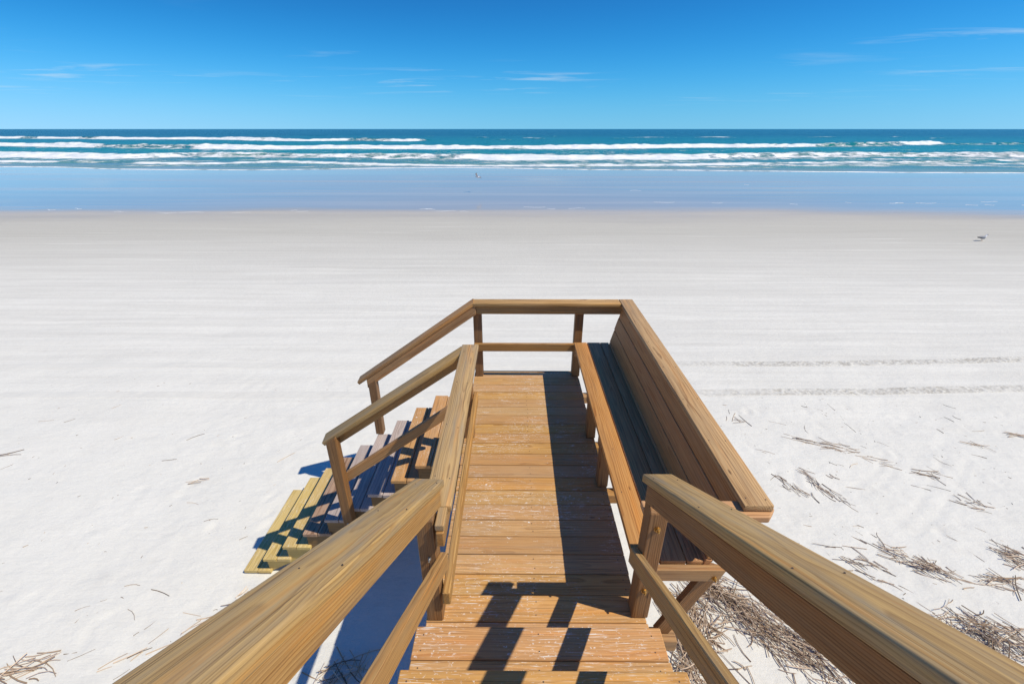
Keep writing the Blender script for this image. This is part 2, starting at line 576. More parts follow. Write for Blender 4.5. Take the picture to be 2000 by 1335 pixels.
def grid_obj(name, X, Y, Z, mat, attrs=None):
    ny, nx = X.shape
    me = bpy.data.meshes.new(name)
    nv = nx * ny
    co = np.stack([X, Y, Z], -1).reshape(-1, 3).astype(np.float32)
    idx = np.arange(nv).reshape(ny, nx)
    q = np.stack([idx[:-1, :-1], idx[:-1, 1:], idx[1:, 1:], idx[1:, :-1]], -1).reshape(-1, 4)
    me.vertices.add(nv)
    me.vertices.foreach_set('co', co.ravel())
    me.loops.add(q.size)
    me.loops.foreach_set('vertex_index', q.ravel().astype(np.int32))
    me.polygons.add(len(q))
    me.polygons.foreach_set('loop_start', (np.arange(len(q)) * 4).astype(np.int32))
    me.polygons.foreach_set('use_smooth', np.ones(len(q), dtype=bool))
    if attrs:
        for k, vals in attrs.items():
            at = me.attributes.new(k, 'FLOAT', 'POINT')
            at.data.foreach_set('value', np.asarray(vals, dtype=np.float32).ravel())
    me.materials.append(M[mat])
    me.update()
    me.validate()
    o = bpy.data.objects.new(name, me)
    return link(o)


def axis(parts):
    """Grid lines from (start, stop, step) runs."""
    out = []
    for a, b, s in parts:
        n = max(1, int(round((b - a) / s)))
        out += list(np.linspace(a, b, n, endpoint=False))
    out.append(parts[-1][1])
    return np.array(out)


# ------------------------------------------------------------------ the beach
SEA = -0.55
ARCS = [[(3.74, 4.67), (3.62, 4.29), (3.88, 4.08), (4.41, 4.21), (4.97, 4.53), (5.39, 4.94)],
        [(3.90, 4.62), (3.80, 4.36), (3.98, 4.22), (4.36, 4.32), (4.84, 4.60), (5.22, 4.98)],
        [(6.04, 4.95), (5.32, 4.35), (4.88, 4.0), (4.45, 3.77)],
        [(6.28, 4.86), (5.52, 4.24), (5.04, 3.88), (4.55, 3.62)]]


def shore_profile(y):
    py = [-60, -12, -3.5, 1.0, 12, 26, 52, 70, 90, 140, 400, 20000]
    pz = [5.0, 4.2, 1.6, 0.0, 0.0, -0.30, -0.42, -0.66, -1.1, -2.0, -6, -40]
    return np.interp(y, py, pz)


def sand_height(X, Y):
    Z = shore_profile(Y)
    near = sstep(30, 10, Y)
    Z = Z + near * 0.050 * (fbm(X * 0.45 + 3, Y * 0.55, 3) - 0.5)
    r = (X * 0.5 - Y * 0.86)          # low wind ridges, askew to the shore
    q = (X * 0.86 + Y * 0.5)
    Z = Z + sstep(11, 6, Y) * 0.022 * (fbm(r * 2.6, q * 0.9, 9) - 0.5)
    Z = Z + sstep(9, 5, Y) * 0.012 * (fbm(X * 7, Y * 8, 21, 3) - 0.5)
    Z = Z + sstep(5, 8, Y) * sstep(22, 12, Y) * 0.020 * (fbm(X * 0.35, Y * 5.0, 31) - 0.5)
    # shallow swells in plan make the waterline wander
    Z = Z + sstep(20, 55, Y) * 0.05 * (fbm(X * 0.03, Y * 0.02, 41, 2) - 0.5)
    return Z


def carve(X, Y, Z):
    for arc in ARCS:
        p = np.array(arc)
        best = np.full(X.shape, 9.0)
        for (x0, y0), (x1, y1) in zip(p[:-1], p[1:]):
            d = np.array([x1 - x0, y1 - y0])
            t = np.clip(((X - x0) * d[0] + (Y - y0) * d[1]) / (d @ d), 0, 1)
            best = np.minimum(best, np.hypot(X - x0 - t * d[0], Y - y0 - t * d[1]))
        Z = Z - 0.006 * np.exp(-(best / 0.030) ** 2) + 0.003 * np.exp(-((best - 0.07) / 0.030) ** 2)
    return Z


gx = axis([(-1500, -200, 130), (-200, -40, 10), (-40, -12, 1.0), (-12, -5, 0.16), (-5, 8.5, 0.045), (8.5, 14, 0.15), (14, 40, 1.0), (40, 200, 10), (200, 1500, 130)])
gy = axis([(-60, -4, 2.0), (-4, 1.6, 0.3), (1.6, 6.2, 0.045), (6.2, 10, 0.08), (10, 20, 0.25), (20, 80, 1.0), (80, 400, 20)])
GX, GY = np.meshgrid(gx, gy)
GZ = carve(GX, GY, sand_height(GX, GY))
# old footprints and dimples, half filled by the wind
for k in range(230):
    if k < 130:
        fx, fy = nr.uniform(-7.0, -2.3), nr.uniform(2.2, 7.2)
    else:
        fx, fy = nr.uniform(2.6, 8.0), nr.uniform(2.3, 6.2)
    i0, i1 = np.searchsorted(gx, [fx - 0.4, fx + 0.4])
    j0, j1 = np.searchsorted(gy, [fy - 0.4, fy + 0.4])
    an = nr.uniform(0, math.pi)
    ra, rb = nr.uniform(0.07, 0.15), nr.uniform(0.04, 0.07)
    wx, wy = GX[j0:j1, i0:i1] - fx, GY[j0:j1, i0:i1] - fy
    e1 = (wx * math.cos(an) + wy * math.sin(an)) / ra
    e2 = (-wx * math.sin(an) + wy * math.cos(an)) / rb
    rr_ = np.sqrt(e1 ** 2 + e2 ** 2)
    GZ[j0:j1, i0:i1] += nr.uniform(0.003, 0.011) * (0.45 * np.exp(-((rr_ - 1.35) / 0.4) ** 2) - np.exp(-rr_ ** 2))
sand = grid_obj('sand', GX, GY, GZ, 'sand')
tag(sand, kind='structure')


def sz(x, y):
    return float(sand_height(np.array([[x]]), np.array([[y]]))[0, 0])


# ------------------------------------------------------------------ the sea with its breakers
WAVES = [
    # crest line in plan, height, length of foam shoreward, foam strength
    ([(-484, 351), (-290, 273), (-231, 259), (-183, 246), (-152, 246), (-92, 214), (-72, 224), (-46, 214), (-40, 224)], 0.95, 9, 1.0),
    ([(-219, 157), (-163, 152), (-149, 152), (-128, 143), (-96, 132), (-69, 128), (-43, 132), (-20, 129), (-1, 129), (20, 129), (51, 140), (75, 145), (113, 154), (153, 176)], 0.85, 8, 1.0),
    ([(140, 159), (158, 165), (178, 171), (240, 177)], 0.5, 8, 0.8),
    ([(-133, 94.6), (-100, 93), (-83, 89.5), (-69, 86.3), (-62, 93), (-44, 91.5), (-29, 90), (-14, 86.6), (0, 85.2), (18, 85.3), (32, 87), (47, 90), (66, 94), (84, 94), (97, 92), (124, 91)], 0.62, 5.5, 1.0),
    ([(-113, 80), (-84, 77.6), (-70, 76.4), (-55, 73), (-44, 73), (-37, 76.6), (-24, 72), (-12, 70), (-4, 69), (14, 69), (30, 71), (47, 74.7), (64, 76), (83, 78.6), (112, 81.5)], 0.16, 2.2, 0.78),
]
EDGE = [(-95, 67.3), (-71, 65.5), (-64, 65), (-53.6, 61.3), (-44.5, 59.8), (-32.4, 59), (-25, 60.6), (-16.8, 63.2), (-7.3, 64.1), (-0.4, 62.4), (9.4, 60), (18.9, 59.4), (27.8, 58), (36.3, 56.6), (47.4, 55.3), (59, 55), (75.5, 54.2), (110, 53)]
CAPS = [(8, 270, 12, 0.7), (-6, 235, 18, .6), (80, 285, 28, .9), (115, 290, 16, 1), (122, 288, 14, 1), (190, 300, 26, .7), (248, 320, 10, .9), (230, 265, 20, .6), (270, 250, 20, .6), (-60, 330, 20, .5), (-150, 360, 20, .5), (30, 330, 16, .5), (12, 255, 10, .6), (-20, 290, 10, .6), (55, 262, 14, .4)]

sx = axis([(-16000, -2500, 1500), (-2500, -520, 110), (-520, -160, 3.0), (-160, 160, 0.75), (160, 520, 3.0), (520, 2500, 110), (2500, 16000, 1500)])
sy = axis([(50, 82, 0.32), (82, 105, 0.30), (105, 200, 0.5), (200, 320, 0.8), (320, 500, 4), (500, 1500, 50), (1500, 20000, 1200), (20000, 40000, 20000)])
SX, SY = np.meshgrid(sx, sy)
SZ = np.full(SX.shape, SEA)
FO = np.zeros(SX.shape)
# open swell
far = sstep(90, 160, SY) * sstep(900, 300, SY)
SZ += far * 0.28 * (fbm(SX * 0.012, SY * 0.055, 51) - 0.5) * 2
lowx = vnoise(SX * 0.02, SY * 0, 61)
for k, (line, h, foam_len, strength) in enumerate(WAVES):
    lx = np.array([p[0] for p in line])
    ly = np.array([p[1] for p in line])
    yc = np.interp(SX, lx, ly) + 1.6 * (fbm(SX * 0.09, SX * 0 + k, 70 + k, 4) - 0.5) * (1 if k < 4 else 0.5)
    yc = yc + (1.3 if k < 4 else 0.4) * (fbm(SX * 0.5, SX * 0 + 2 * k, 170 + k, 3) - 0.5)
    inside = sstep(lx[0] - 3, lx[0] + 6, SX) * sstep(lx[-1] + 3, lx[-1] - 5, SX)
    if k == 1 or k == 3:
        inside = sstep(lx[0] - 400, lx[0] - 300, SX) * sstep(lx[-1] + 3, lx[-1] - 5, SX)
    amp = h * (0.34 + 0.75 * fbm(SX * 0.06, SX * 0 + 5, 80 + k, 3) + 0.50 * fbm(SX * 0.55, SX * 0 + 9, 85 + k, 3)) * inside
    d = SY - yc                       # seaward positive
    front = np.exp(-np.abs(np.minimum(d, 0) / (0.9 + h * 0.8)) ** 2.0)
    back = np.exp(-(np.maximum(d, 0) / (3.0 + 5 * h)) ** 2)
    SZ += amp * np.where(d < 0, front, back)
    ragged = fbm(SX * 0.22, SY * 0.25, 90 + k, 5)
    gap = sstep(0.40, 0.56, fbm(SX * 0.045 + 8, SY * 0.05 + k * 3.1, 100 + k, 3))
    fl = foam_len * (0.25 + 1.5 * ragged)
    f = sstep(h * 1.4 + 0.3, -0.2, d) * sstep(-fl - 2.5, -fl * 0.45, d)
    trail = 0.44 * sstep(6 + 4 * h, 0, d) * sstep(-fl - 8, -fl, d)
    f = np.maximum(f * ((0.62 if k == 3 else 0.45) + (0.38 if k == 3 else 0.55) * gap), trail * (0.4 + 0.6 * gap)) * strength * inside
    FO = np.maximum(FO, f)
for (x, y, w, s_) in CAPS:
    d = SY - y - 1.5 * np.sin(SX * 0.2)
    e = np.exp(-((SX - x) / (w * 0.5)) ** 2)
    SZ += 0.35 * e * np.exp(-(d / 3.0) ** 2)
    FO = np.maximum(FO, s_ * e * np.exp(-(d / 2.0) ** 2))
# chop and foam scraps inside the surf
chop = sstep(66, 76, SY) * sstep(330, 160, SY)
SZ += chop * 0.16 * (fbm(SX * 0.5, SY * 0.8, 131, 3) - 0.5)
FO = np.maximum(FO, 0.50 * sstep(0.40, 0.64, fbm(SX * 0.07, SY * 0.22, 141, 4)) * sstep(58, 68, SY) * sstep(150, 90, SY) * (0.75 + 0.3 * sstep(-10, 60, SX)))
# last run-up: a thin sheet that ends in a foam line
ex = np.array([p[0] for p in EDGE])
ey = np.array([p[1] for p in EDGE])
ye = np.interp(SX, ex, ey) + 0.5 * (fbm(SX * 0.2, SX * 0, 151, 3) - 0.5)
de = SY - ye
bed = sand_height(SX, SY)
sheet = bed + 0.012
blend = sstep(1, 16, de)
SZ = np.where(de < 0, bed - 0.06 - 0.02 * np.minimum(-de, 10), (1 - blend) * np.maximum(sheet, SEA * 0 + sheet) + blend * np.maximum(SZ, bed + 0.02))
SZ += 0.03 * np.exp(-((de - 0.35) / 0.30) ** 2)
FO = np.maximum(FO * sstep(0.5, 4, de), 0.95 * np.exp(-((de - 0.35) / 0.35) ** 4))
SH = sstep(15, 1, de) * 0.9
SH = np.maximum(SH, 0.35 * sstep(30, 10, de))
sea = grid_obj('sea', SX, SY, SZ, 'sea', {'foam': FO, 'shallow': SH})
tag(sea, kind='structure')

# flecks of foam left on the wet sand
fv, ff = [], []
for i in range(34):
    x = nr.uniform(-42, 42)
    base = 28.2 + 1.2 * math.sin(x * 0.09) + (1.8 if x > 8 else 0)
    y = base + nr.normal(0, 0.45) + (nr.uniform(3, 24) if i % 12 == 0 else 0)
    L = nr.uniform(0.25, 1.5)
    wd = nr.uniform(0.012, 0.035)
    z = sz(x, y)
    n0 = len(fv)
    k = 7
    for j in range(k):
        u = j / (k - 1)
        ww = wd * (0.25 + math.sin(math.pi * u)) * nr.uniform(0.6, 1.2)
        yy = y + 0.12 * math.sin(u * 5 + i)
        fv += [(x + (u - .5) * L, yy - ww, z + 0.001), (x + (u - .5) * L, yy, z + 0.007), (x + (u - .5) * L, yy + ww, z + 0.001)]
    for j in range(k - 1):
        a = n0 + 3 * j
        ff += [(a, a + 3, a + 4, a + 1), (a + 1, a + 4, a + 5, a + 2)]
M['foam'] = simple('foam', (0.78, 0.79, 0.80), 0.8)
fo = mesh_obj('foam_flecks', fv, ff, 'foam', smooth=True)
tag(fo, 'thin white foam flecks left along the wet sand', 'foam', kind='stuff')


# ------------------------------------------------------------------ tyre tracks pressed into the dry sand
def track_material():
    m, t, b = new_mat('pressed_sand')
    at = N(t, 'ShaderNodeAttribute', attribute_name='depth')
    g = N(t, 'ShaderNodeNewGeometry')
    nz = noise(t, g.outputs['Position'], 90.0, 2.0, 0.6)
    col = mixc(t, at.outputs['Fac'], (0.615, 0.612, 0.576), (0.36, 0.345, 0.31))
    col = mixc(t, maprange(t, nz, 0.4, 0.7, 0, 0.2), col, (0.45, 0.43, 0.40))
    t.links.new(col, b.inputs['Base Color'])
    b.inputs['Roughness'].default_value = 0.95
    b.inputs['Specular IOR Level'].default_value = 0.05
    return m


M['track'] = track_material()


def track(name, pts, width):
    p = np.array(pts, float)
    xs = np.arange(p[0, 0], p[-1, 0], 0.022)
    yc = np.interp(xs, p[:, 0], p[:, 1])
    k = 21
    v = np.linspace(-0.5, 0.5, k)
    X = np.repeat(xs[None, :], k, 0)
    Y = yc[None, :] + v[:, None] * width
    u = v[:, None] * np.ones_like(X)
    Z = sand_height(X, Y)
    chev = np.sin((X * 1.0 + np.abs(u) * 0.16) * 2 * math.pi / 0.062)
    block = np.where(np.sin(np.abs(u) * 2 * math.pi * 3.0) > -0.1, 1, -0.2)
    strong = sstep(2.4, 4.2, X) * (0.35 + 0.8 * fbm(X * 1.1, Y * 0, 161, 3)) + 0.10 * sstep(0.45, 0.6, fbm(X * 0.8, Y * 0, 171, 2))
    strong = np.clip(strong * (0.75 + 0.9 * (fbm(X * 9, Y * 9, 181, 2) - 0.5)), 0, 1)
    edge = sstep(0.5, 0.40, np.abs(u))
    rough_ = np.clip((fbm(X * 26, Y * 30, 187, 3) - 0.5) * 5, -1.2, 1.2)
    pat = 0.35 * chev * block + 0.8 * rough_
    Z = Z + edge * 0.004 + strong * edge * (0.010 * pat + 0.004) + edge * strong * 0.012 * (fbm(X * 22, Y * 22, 191, 2) - .5)
    Z = Z - (1 - edge) * 0.02
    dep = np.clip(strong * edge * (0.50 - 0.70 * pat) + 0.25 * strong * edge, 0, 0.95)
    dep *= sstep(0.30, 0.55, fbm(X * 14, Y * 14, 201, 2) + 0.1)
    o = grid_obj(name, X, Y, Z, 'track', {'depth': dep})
    return tag(o, kind='structure')


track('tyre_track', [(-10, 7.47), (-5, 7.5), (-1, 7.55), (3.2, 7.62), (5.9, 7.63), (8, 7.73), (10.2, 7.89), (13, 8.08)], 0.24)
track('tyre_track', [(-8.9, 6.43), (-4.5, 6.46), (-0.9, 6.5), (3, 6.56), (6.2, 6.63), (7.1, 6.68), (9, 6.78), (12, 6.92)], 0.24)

# ------------------------------------------------------------------ viewing deck
deck = thing('viewing_deck', (0.13, 3.1, 0), 'stained wooden viewing deck with plank floor and open rail facing the sea', 'deck')
pitch = 0.1428
y = 1.741 - 2 * pitch
i = 0
while y < 4.42:
    y1 = min(y + pitch - 0.004, 4.452)
    jit = rng.uniform(-0.0015, 0.0015)
    box('plank', deck, (-0.452 + rng.uniform(-.003, .003), 0.722 + rng.uniform(-.003, .003)), (y + rng.uniform(-.0008, .0012), y1 + rng.uniform(-.0012, .0008)), (-0.038 + jit, jit), 'deck', 'x', 0.003)
    y += pitch
    i += 1
for x in (-0.41, 0.13, 0.68):
    box('joist', deck, (x - .019, x + .019), (1.46, 4.45), (-0.225, -0.041), 'under', 'y', 0.003)
box('rim_joist', deck, (-0.452, 0.722), (4.4525, 4.490), (-0.225, -0.006), 'under', 'x', 0.003)
for x in (-0.41, 0.68):
    for yy in (1.62, 4.30):
        box('support_post', deck, (x - .065, x + .065), (yy - .065, yy + .065), (-D - 0.35, -0.228), 'post', 'z', 0.005)
# railing posts
fl = box('railing_post', deck, (-0.440, -0.352), (4.347, 4.435), (0.0005, 0.86), 'post', 'z', 0.005)
fr = box('railing_post', deck, (0.645, 0.733), (4.347, 4.435), (0.0005, 0.86), 'post', 'z', 0.005)
lm = box('railing_post', deck, (-0.448, -0.360), (3.232, 3.320), (0.0005, 0.86), 'post', 'z', 0.005)
# left side rail: cap, board under it, middle rail; all on the inner faces of the posts
box('cap_rail', deck, (-0.437, -0.300), (1.564, 3.326), (0.8625, 0.900), 'cap', 'y', 0.006, 2)
box('cap_rail', deck, (-0.362, -0.318), (1.450, 1.5625), (0.8625, 0.899), 'cap', 'y', 0.004)
box('top_rail', deck, (-0.3585, -0.3215), (1.440, 3.322), (0.772, 0.861), 'rail', 'y', 0.005)
box('middle_rail', deck, (-0.3585, -0.3205), (1.452, 3.340), (0.338, 0.428), 'rail', 'y', 0.005)
# far rail
box('cap_rail', deck, (-0.440, 1.098), (4.283, 4.422), (0.8625, 0.900), 'benchcap', 'x', 0.006, 2)
box('top_rail', deck, (-0.440, 1.128), (4.3075, 4.3455), (0.772, 0.861), 'rail', 'x', 0.005)
box('middle_rail', deck, (-0.440, 0.775), (4.3075, 4.3455), (0.335, 0.425), 'rail', 'x', 0.005)


# ------------------------------------------------------------------ bolts
def bolt(parent, p, axis_dir, r=0.011, mat='brass'):
    bm = bmesh.new()
    def ring(n, rad, z):
        return [bm.verts.new((rad * math.cos(2 * math.pi * k / n), rad * math.sin(2 * math.pi * k / n), z)) for k in range(n)]
    prof = [(12, r * 1.25, 0), (12, r * 1.25, 0.003), (12, r * 0.95, 0.0035), (12, r * 0.95, 0.011), (12, r * 0.75, 0.0135), (12, r * 0.45, 0.0138), (12, r * 0.42, 0.022), (12, r * 0.28, 0.024)]
    prev = None
    for n, rad, z in prof:
        cur = ring(n, rad, z)
        if prev:
            for k in range(n):
                bm.faces.new((prev[k], prev[(k + 1) % n], cur[(k + 1) % n], cur[k]))
        prev = cur
    bm.faces.new(prev)
    me = bpy.data.meshes.new('bolt')
    bm.to_mesh(me)
    bm.free()
    me.materials.append(M[mat])
    o = bpy.data.objects.new('bolt', me)
    q = Vector(axis_dir).to_track_quat('Z', 'Y').to_matrix().to_4x4()
    q.translation = Vector((p[0], p[1], p[2] + D))
    return link(o, parent, q)


# ------------------------------------------------------------------ bench along the right side
bench = thing('bench', (0.87, 2.95, 0), 'long wooden bench with tall slanted plank back along the right of the deck', 'bench')
SEAT = 0.452
for x0, x1 in ((0.640, 0.776), (0.781, 0.917), (0.922, 1.010)):
    box('seat_slat', bench, (x0, x1), (1.624, 4.300), (SEAT - 0.038, SEAT), 'seat', 'y', 0.005, 2)
# leaning back: four boards in one plane
bx0, bz0, bx1, bz1 = 1.012, 0.455, 1.112, 0.861
ln = math.hypot(bx1 - bx0, bz1 - bz0)
ux, uz = (bx1 - bx0) / ln, (bz1 - bz0) / ln
nx_, nz_ = uz, -ux
wdt = 0.1395
s0 = -0.125
for k in range(4):
    w = wdt
    c = s0 + (k + 0.5) * (wdt + 0.0035)
    px = bx0 + ux * c + nx_ * 0.019
    pz = bz0 + uz * c + nz_ * 0.019
    ya, yb = 1.622 + rng.uniform(-.003, .003), 4.280 + rng.uniform(-.012, .004)
    board('back_board', bench, (px, ya, pz), (px, yb, pz), wdt, 0.038, (nx_, 0, nz_), 'seat', 0.004)
box('back_cap', bench, (1.101, 1.243), (1.572, 4.418), (0.8645, 0.9025), 'benchcap', 'y', 0.006, 2)
# end piece under the cap, its outer corner clipped
ev = [(0.628, 1.645), (1.255, 1.645), (1.262, 1.590), (1.215, 1.540), (0.730, 1.540), (0.730, 1.582), (0.628, 1.582)]
vs = [(a, b_, 0.824 + D) for a, b_ in ev] + [(a, b_, 0.8625 + D) for a, b_ in ev]
bm = bmesh.new()
bvs = [bm.verts.new(v) for v in vs]
ne = len(ev)
bm.faces.new(bvs[:ne][::-1])
bm.faces.new(bvs[ne:])
for k in range(ne):
    bm.faces.new((bvs[k], bvs[(k + 1) % ne], bvs[ne + (k + 1) % ne], bvs[ne + k]))
bmesh.ops.recalc_face_normals(bm, faces=bm.faces)
bmesh.ops.bevel(bm, geom=list(bm.edges), offset=0.006, segments=2, affect='EDGES', profile=0.5)
me = bpy.data.meshes.new('arm_board')
for v in bm.verts:
    v.co -= Vector((1.05, 1.59, 0.843 + D))
bm.to_mesh(me)
bm.free()
me.materials.append(M['cut'])
link(bpy.data.objects.new('arm_board', me), bench, Matrix.Translation((1.05, 1.59, 0.843 + D)))
# legs, cross supports, leaning back posts and diagonal braces at each frame
for k, yf in enumerate((1.582, 2.634, 3.236, 4.20)):
    if k in (1, 2):
        box('leg', bench, (0.648, 0.730), (yf, yf + 0.088), (0.0005, 0.412), 'post', 'z', 0.005)
    ys = (yf, yf + 0.038) if k in (0, 3) else (yf + 0.090, yf + 0.128)
    top = 0.436 if k == 0 else 0.4125
    sup = board('seat_support', bench, ((0.646 if k else 0.7135), sum(ys) / 2, top - .0445), (1.105, sum(ys) / 2, top - .0445), 0.038, 0.089, (0, 0, 1), 'rail', 0.004, 1, (0, 0, 0, 0.35 if k == 0 else 0))
    if k == 0:
        bolt(sup, (1.062, yf - 0.001, 0.375), (0, -1, 0), 0.012)
    # brace from the support down to the deck frame
    yb = ys[1] + 0.020
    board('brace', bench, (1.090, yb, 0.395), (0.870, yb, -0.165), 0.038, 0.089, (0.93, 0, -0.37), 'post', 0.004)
    # post behind the back
    cpx = bx0 + nx_ * 0.060
    cpz = bz0 + nz_ * 0.060
    lo, hi = -0.115, 0.395
    yp = ys[1] + 0.061
    board('back_post', bench, (cpx + ux * lo, yp, cpz + uz * lo), (cpx + ux * hi, yp, cpz + uz * hi), 0.038, 0.042, (nx_, 0, nz_), 'post', 0.004)
    box('outrigger', bench, (0.724, 0.955), (ys[1] - 0.045, ys[1] + 0.045), (-0.259, -0.170), 'rail', 'x', 0.004)

# ------------------------------------------------------------------ the stair that comes down from the viewer
stair = thing('staircase', (0.12, 1.0, 0), 'stained wooden stair in the foreground leading down to the deck', 'staircase')
RUN, RISE = 0.285, 0.18
NT = 9
for k in range(1, NT + 1):
    nose = 1.616 - RUN * (k - 1)
    z = RISE * k
    xl, xr = -0.465 + rng.uniform(-.004, .004), 0.700 + rng.uniform(-.004, .004)
    box('tread_board', stair, (xl, xr), (nose - 0.148, nose), (z - 0.038, z), 'tread', 'x', 0.004)
    box('tread_board', stair, (xl + 0.002, xr + 0.004), (nose - 0.296, nose - 0.152), (z - 0.038, z), 'tread', 'x', 0.004)
for x in (-0.425, 0.12, 0.655):
    # saw-tooth stringer
    zz = []
    ztop = lambda k_: RISE * k_ - 0.0385
    prof = [(1.60, -0.19)]
    for k in range(1, NT + 1):
        prof += [(1.60 - RUN * (k - 1), ztop(k)), (1.60 - RUN * k, ztop(k))]
    prof += [(1.60 - RUN * NT, ztop(NT) - 0.30), (1.30, -0.22)]
    vs = [(-.019, a, b_) for a, b_ in prof] + [(.019, a, b_) for a, b_ in prof]
    n = len(prof)
    bm = bmesh.new()
    bv = [bm.verts.new(v) for v in vs]
    bm.faces.new(bv[:n])
    bm.faces.new(bv[n:][::-1])
    for k in range(n):
        bm.faces.new((bv[k], bv[n + k], bv[n + (k + 1) % n], bv[(k + 1) % n]))
    bmesh.ops.recalc_face_normals(bm, faces=bm.faces)
    bmesh.ops.triangulate(bm, faces=[f for f in bm.faces if len(f.verts) > 4])
    me = bpy.data.meshes.new('stringer')
    bm.to_mesh(me)
    bm.free()
    me.materials.append(M['under'])
    link(bpy.data.objects.new('stringer', me), stair, Matrix.Translation((x, 0, D)))
# newel posts at the foot
nl = box('newel_post', stair, (-0.456, -0.371), (1.470, 1.558), (0.1805, 0.93), 'post', 'z', 0.005, 1, (0, 0, 0, 0.62))
nrp = box('newel_post', stair, (0.6245, 0.7115), (1.490, 1.578), (0.1805, 0.96), 'post', 'z', 0.005, 1, (0, 0, 0, 0.62))
bolt(nrp, (0.669, 1.4895, 0.838), (0, -1, 0), 0.0125)
bolt(nrp, (0.663, 1.4895, 0.403), (0, -1, 0), 0.0125)
bolt(nl, (-0.405, 1.4695, 0.66), (0, -1, 0), 0.007, 'zinc')
for x in (-0.415, 0.66):
    box('support_post', stair, (x - .044, x + .044), (0.02, 0.108), (-D - 0.3, RISE * 5 - 0.16), 'post', 'z', 0.005)
    box('newel_post', stair, (x - .044, x + .044), (-1.06, -0.972), (RISE * 9 + .001, RISE * 9 + 0.86), 'post', 'z', 0.005)


def handrail(far_in, near_in, side, capw, mat, bmat):
    """cap and the board under its inner edge; points are the inner top edge of the cap; side +1: cap lies to +x of it."""
    a = Vector(far_in)
    b = Vector(near_in)
    d = (b - a).normalized()
    b2 = a + d * 3.0
    up_ = Vector((0, 0, 1))
    up_ = (up_ - d * up_.dot(d)).normalized()
    sidev = Vector((side, 0, 0))
    sidev = (sidev - d * sidev.dot(d)).normalized()
    h = sidev * (capw / 2) - up_ * 0.0195
    cap_ = board('handrail_cap', stair, a + h, b2 + h, capw, 0.039, up_, mat, 0.007, 3, (0, 0.62, 0, 0))
    h2 = sidev * (0.010 + 0.019) - up_ * (0.042 + 0.0445)
    e = d * 0.02
    board('handrail_board', stair, a + h2 + e, b2 + h2, 0.038, 0.089, up_, bmat, 0.004, 1, (0, 0.62, 0, 0))
    return cap_


capL = handrail((-0.332, 1.62, 1.020), (-0.400, 0.333, 1.853), -1, 0.138, 'cap', 'rail')
capR = handrail((0.600, 1.612, 1.064), (0.600, 0.342, 1.847), 1, 0.138, 'cap', 'post')  # right under-board takes the darker post wood: shade of its inner face as colour


def lower_rail(p, q, mat='rail'):
    a, b = Vector(p), Vector(q)
    d = (b - a).normalized()
    up_ = Vector((0, 0, 1))
    up_ = (up_ - d * up_.dot(d)).normalized()
    b2 = a + d * 2.7
    board('lower_rail', stair, a - up_ * 0.0445, b2 - up_ * 0.0445, 0.037, 0.089, up_, mat, 0.004, 1, (0, 0.62, 0, 0))


lower_rail((-0.351, 1.572, 0.590), (-0.392, 0.640, 1.215))
lower_rail((0.6055, 1.592, 0.606), (0.6055, 0.691, 1.150), 'cap')

# ------------------------------------------------------------------ the side stair down to the sand on the left
side = thing('side_stair', (-1.65, 3.64, 0), 'wooden side stair with patched yellow and grey treads going down to the sand', 'staircase')
R2, RUN2 = 0.1735, 0.2435
TMAT = {1: 'yellow', 2: 'yellow', 3: 'yellow', 4: 'brown', 5: 'grey', 6: 'grey', 7: 'grey', 8: 'deck', 9: 'tread'}
for k in range(1, 10):
    z = -(10 - k) * R2
    xo = -2.775 + (k - 1) * 0.2365
    y0, y1 = 3.075 + rng.uniform(-.012, .012), 4.215 + rng.uniform(-.02, .02)
    m_ = TMAT[k]
    lab = {1: 'pale yellow new board'}.get(k)
    box('tread_board', side, (xo, xo + 0.138), (y0, y1), (z - 0.038, z), m_, 'y', 0.004)
    sh_ = rng.uniform(-.02, .02)
    box('tread_board', side, (xo + 0.143, xo + 0.281), (y0 + sh_ * .5, y1 + sh_), (z - 0.038, z), m_, 'y', 0.004)
sl_ = R2 / 0.2365
for yy in (3.115, 3.645, 4.165):
    p0 = Vector((-2.66, yy, -9 * R2 - 0.10))
    p1 = Vector((-0.50, yy, -9 * R2 - 0.10 + sl_ * 2.16))
    d = (p1 - p0).normalized()
    upn = Vector((-d.z, 0, d.x))
    def bottom(x_):
        return np.interp(x_, [-2.62, -0.455], [-9 * R2 - 0.0985, -R2 - 0.30])
    runs = [(1, 3, 'yellow'), (4, 9, 'under')] if yy < 3.2 else [(1, 9, 'under')]
    for k0, k1, smat in runs:
        prof = []
        for k in range(k0, k1 + 1):
            xo = -2.775 + (k - 1) * 0.2365 + 0.018
            z = -(10 - k) * R2 - 0.0385
            prof += [(xo, bottom(xo) if k == k0 and k > 1 else z - (R2 if k > k0 else 0.06)), (xo, z)]
        xe = -0.455 if k1 == 9 else -2.775 + k1 * 0.2365 + 0.016
        prof += [(xe, -(10 - k1) * R2 - 0.0385), (xe, float(bottom(xe)))]
        if k0 == 1:
            prof += [(-2.62, -9 * R2 - 0.0985)]
        n = len(prof)
        bm = bmesh.new()
        bv = [bm.verts.new((a_ + 1.6, -.019, b_)) for a_, b_ in prof] + [bm.verts.new((a_ + 1.6, .019, b_)) for a_, b_ in prof]
        bm.faces.new(bv[:n])
        bm.faces.new(bv[n:][::-1])
        for k in range(n):
            bm.faces.new((bv[k], bv[n + k], bv[n + (k + 1) % n], bv[(k + 1) % n]))
        bmesh.ops.recalc_face_normals(bm, faces=bm.faces)
        bmesh.ops.triangulate(bm, faces=[f for f in bm.faces if len(f.verts) > 4])
        me = bpy.data.meshes.new('stringer')
        bm.to_mesh(me)
        bm.free()
        me.materials.append(M[smat])
        link(bpy.data.objects.new('stringer', me), side, Matrix.Translation((-1.6, yy, D)))

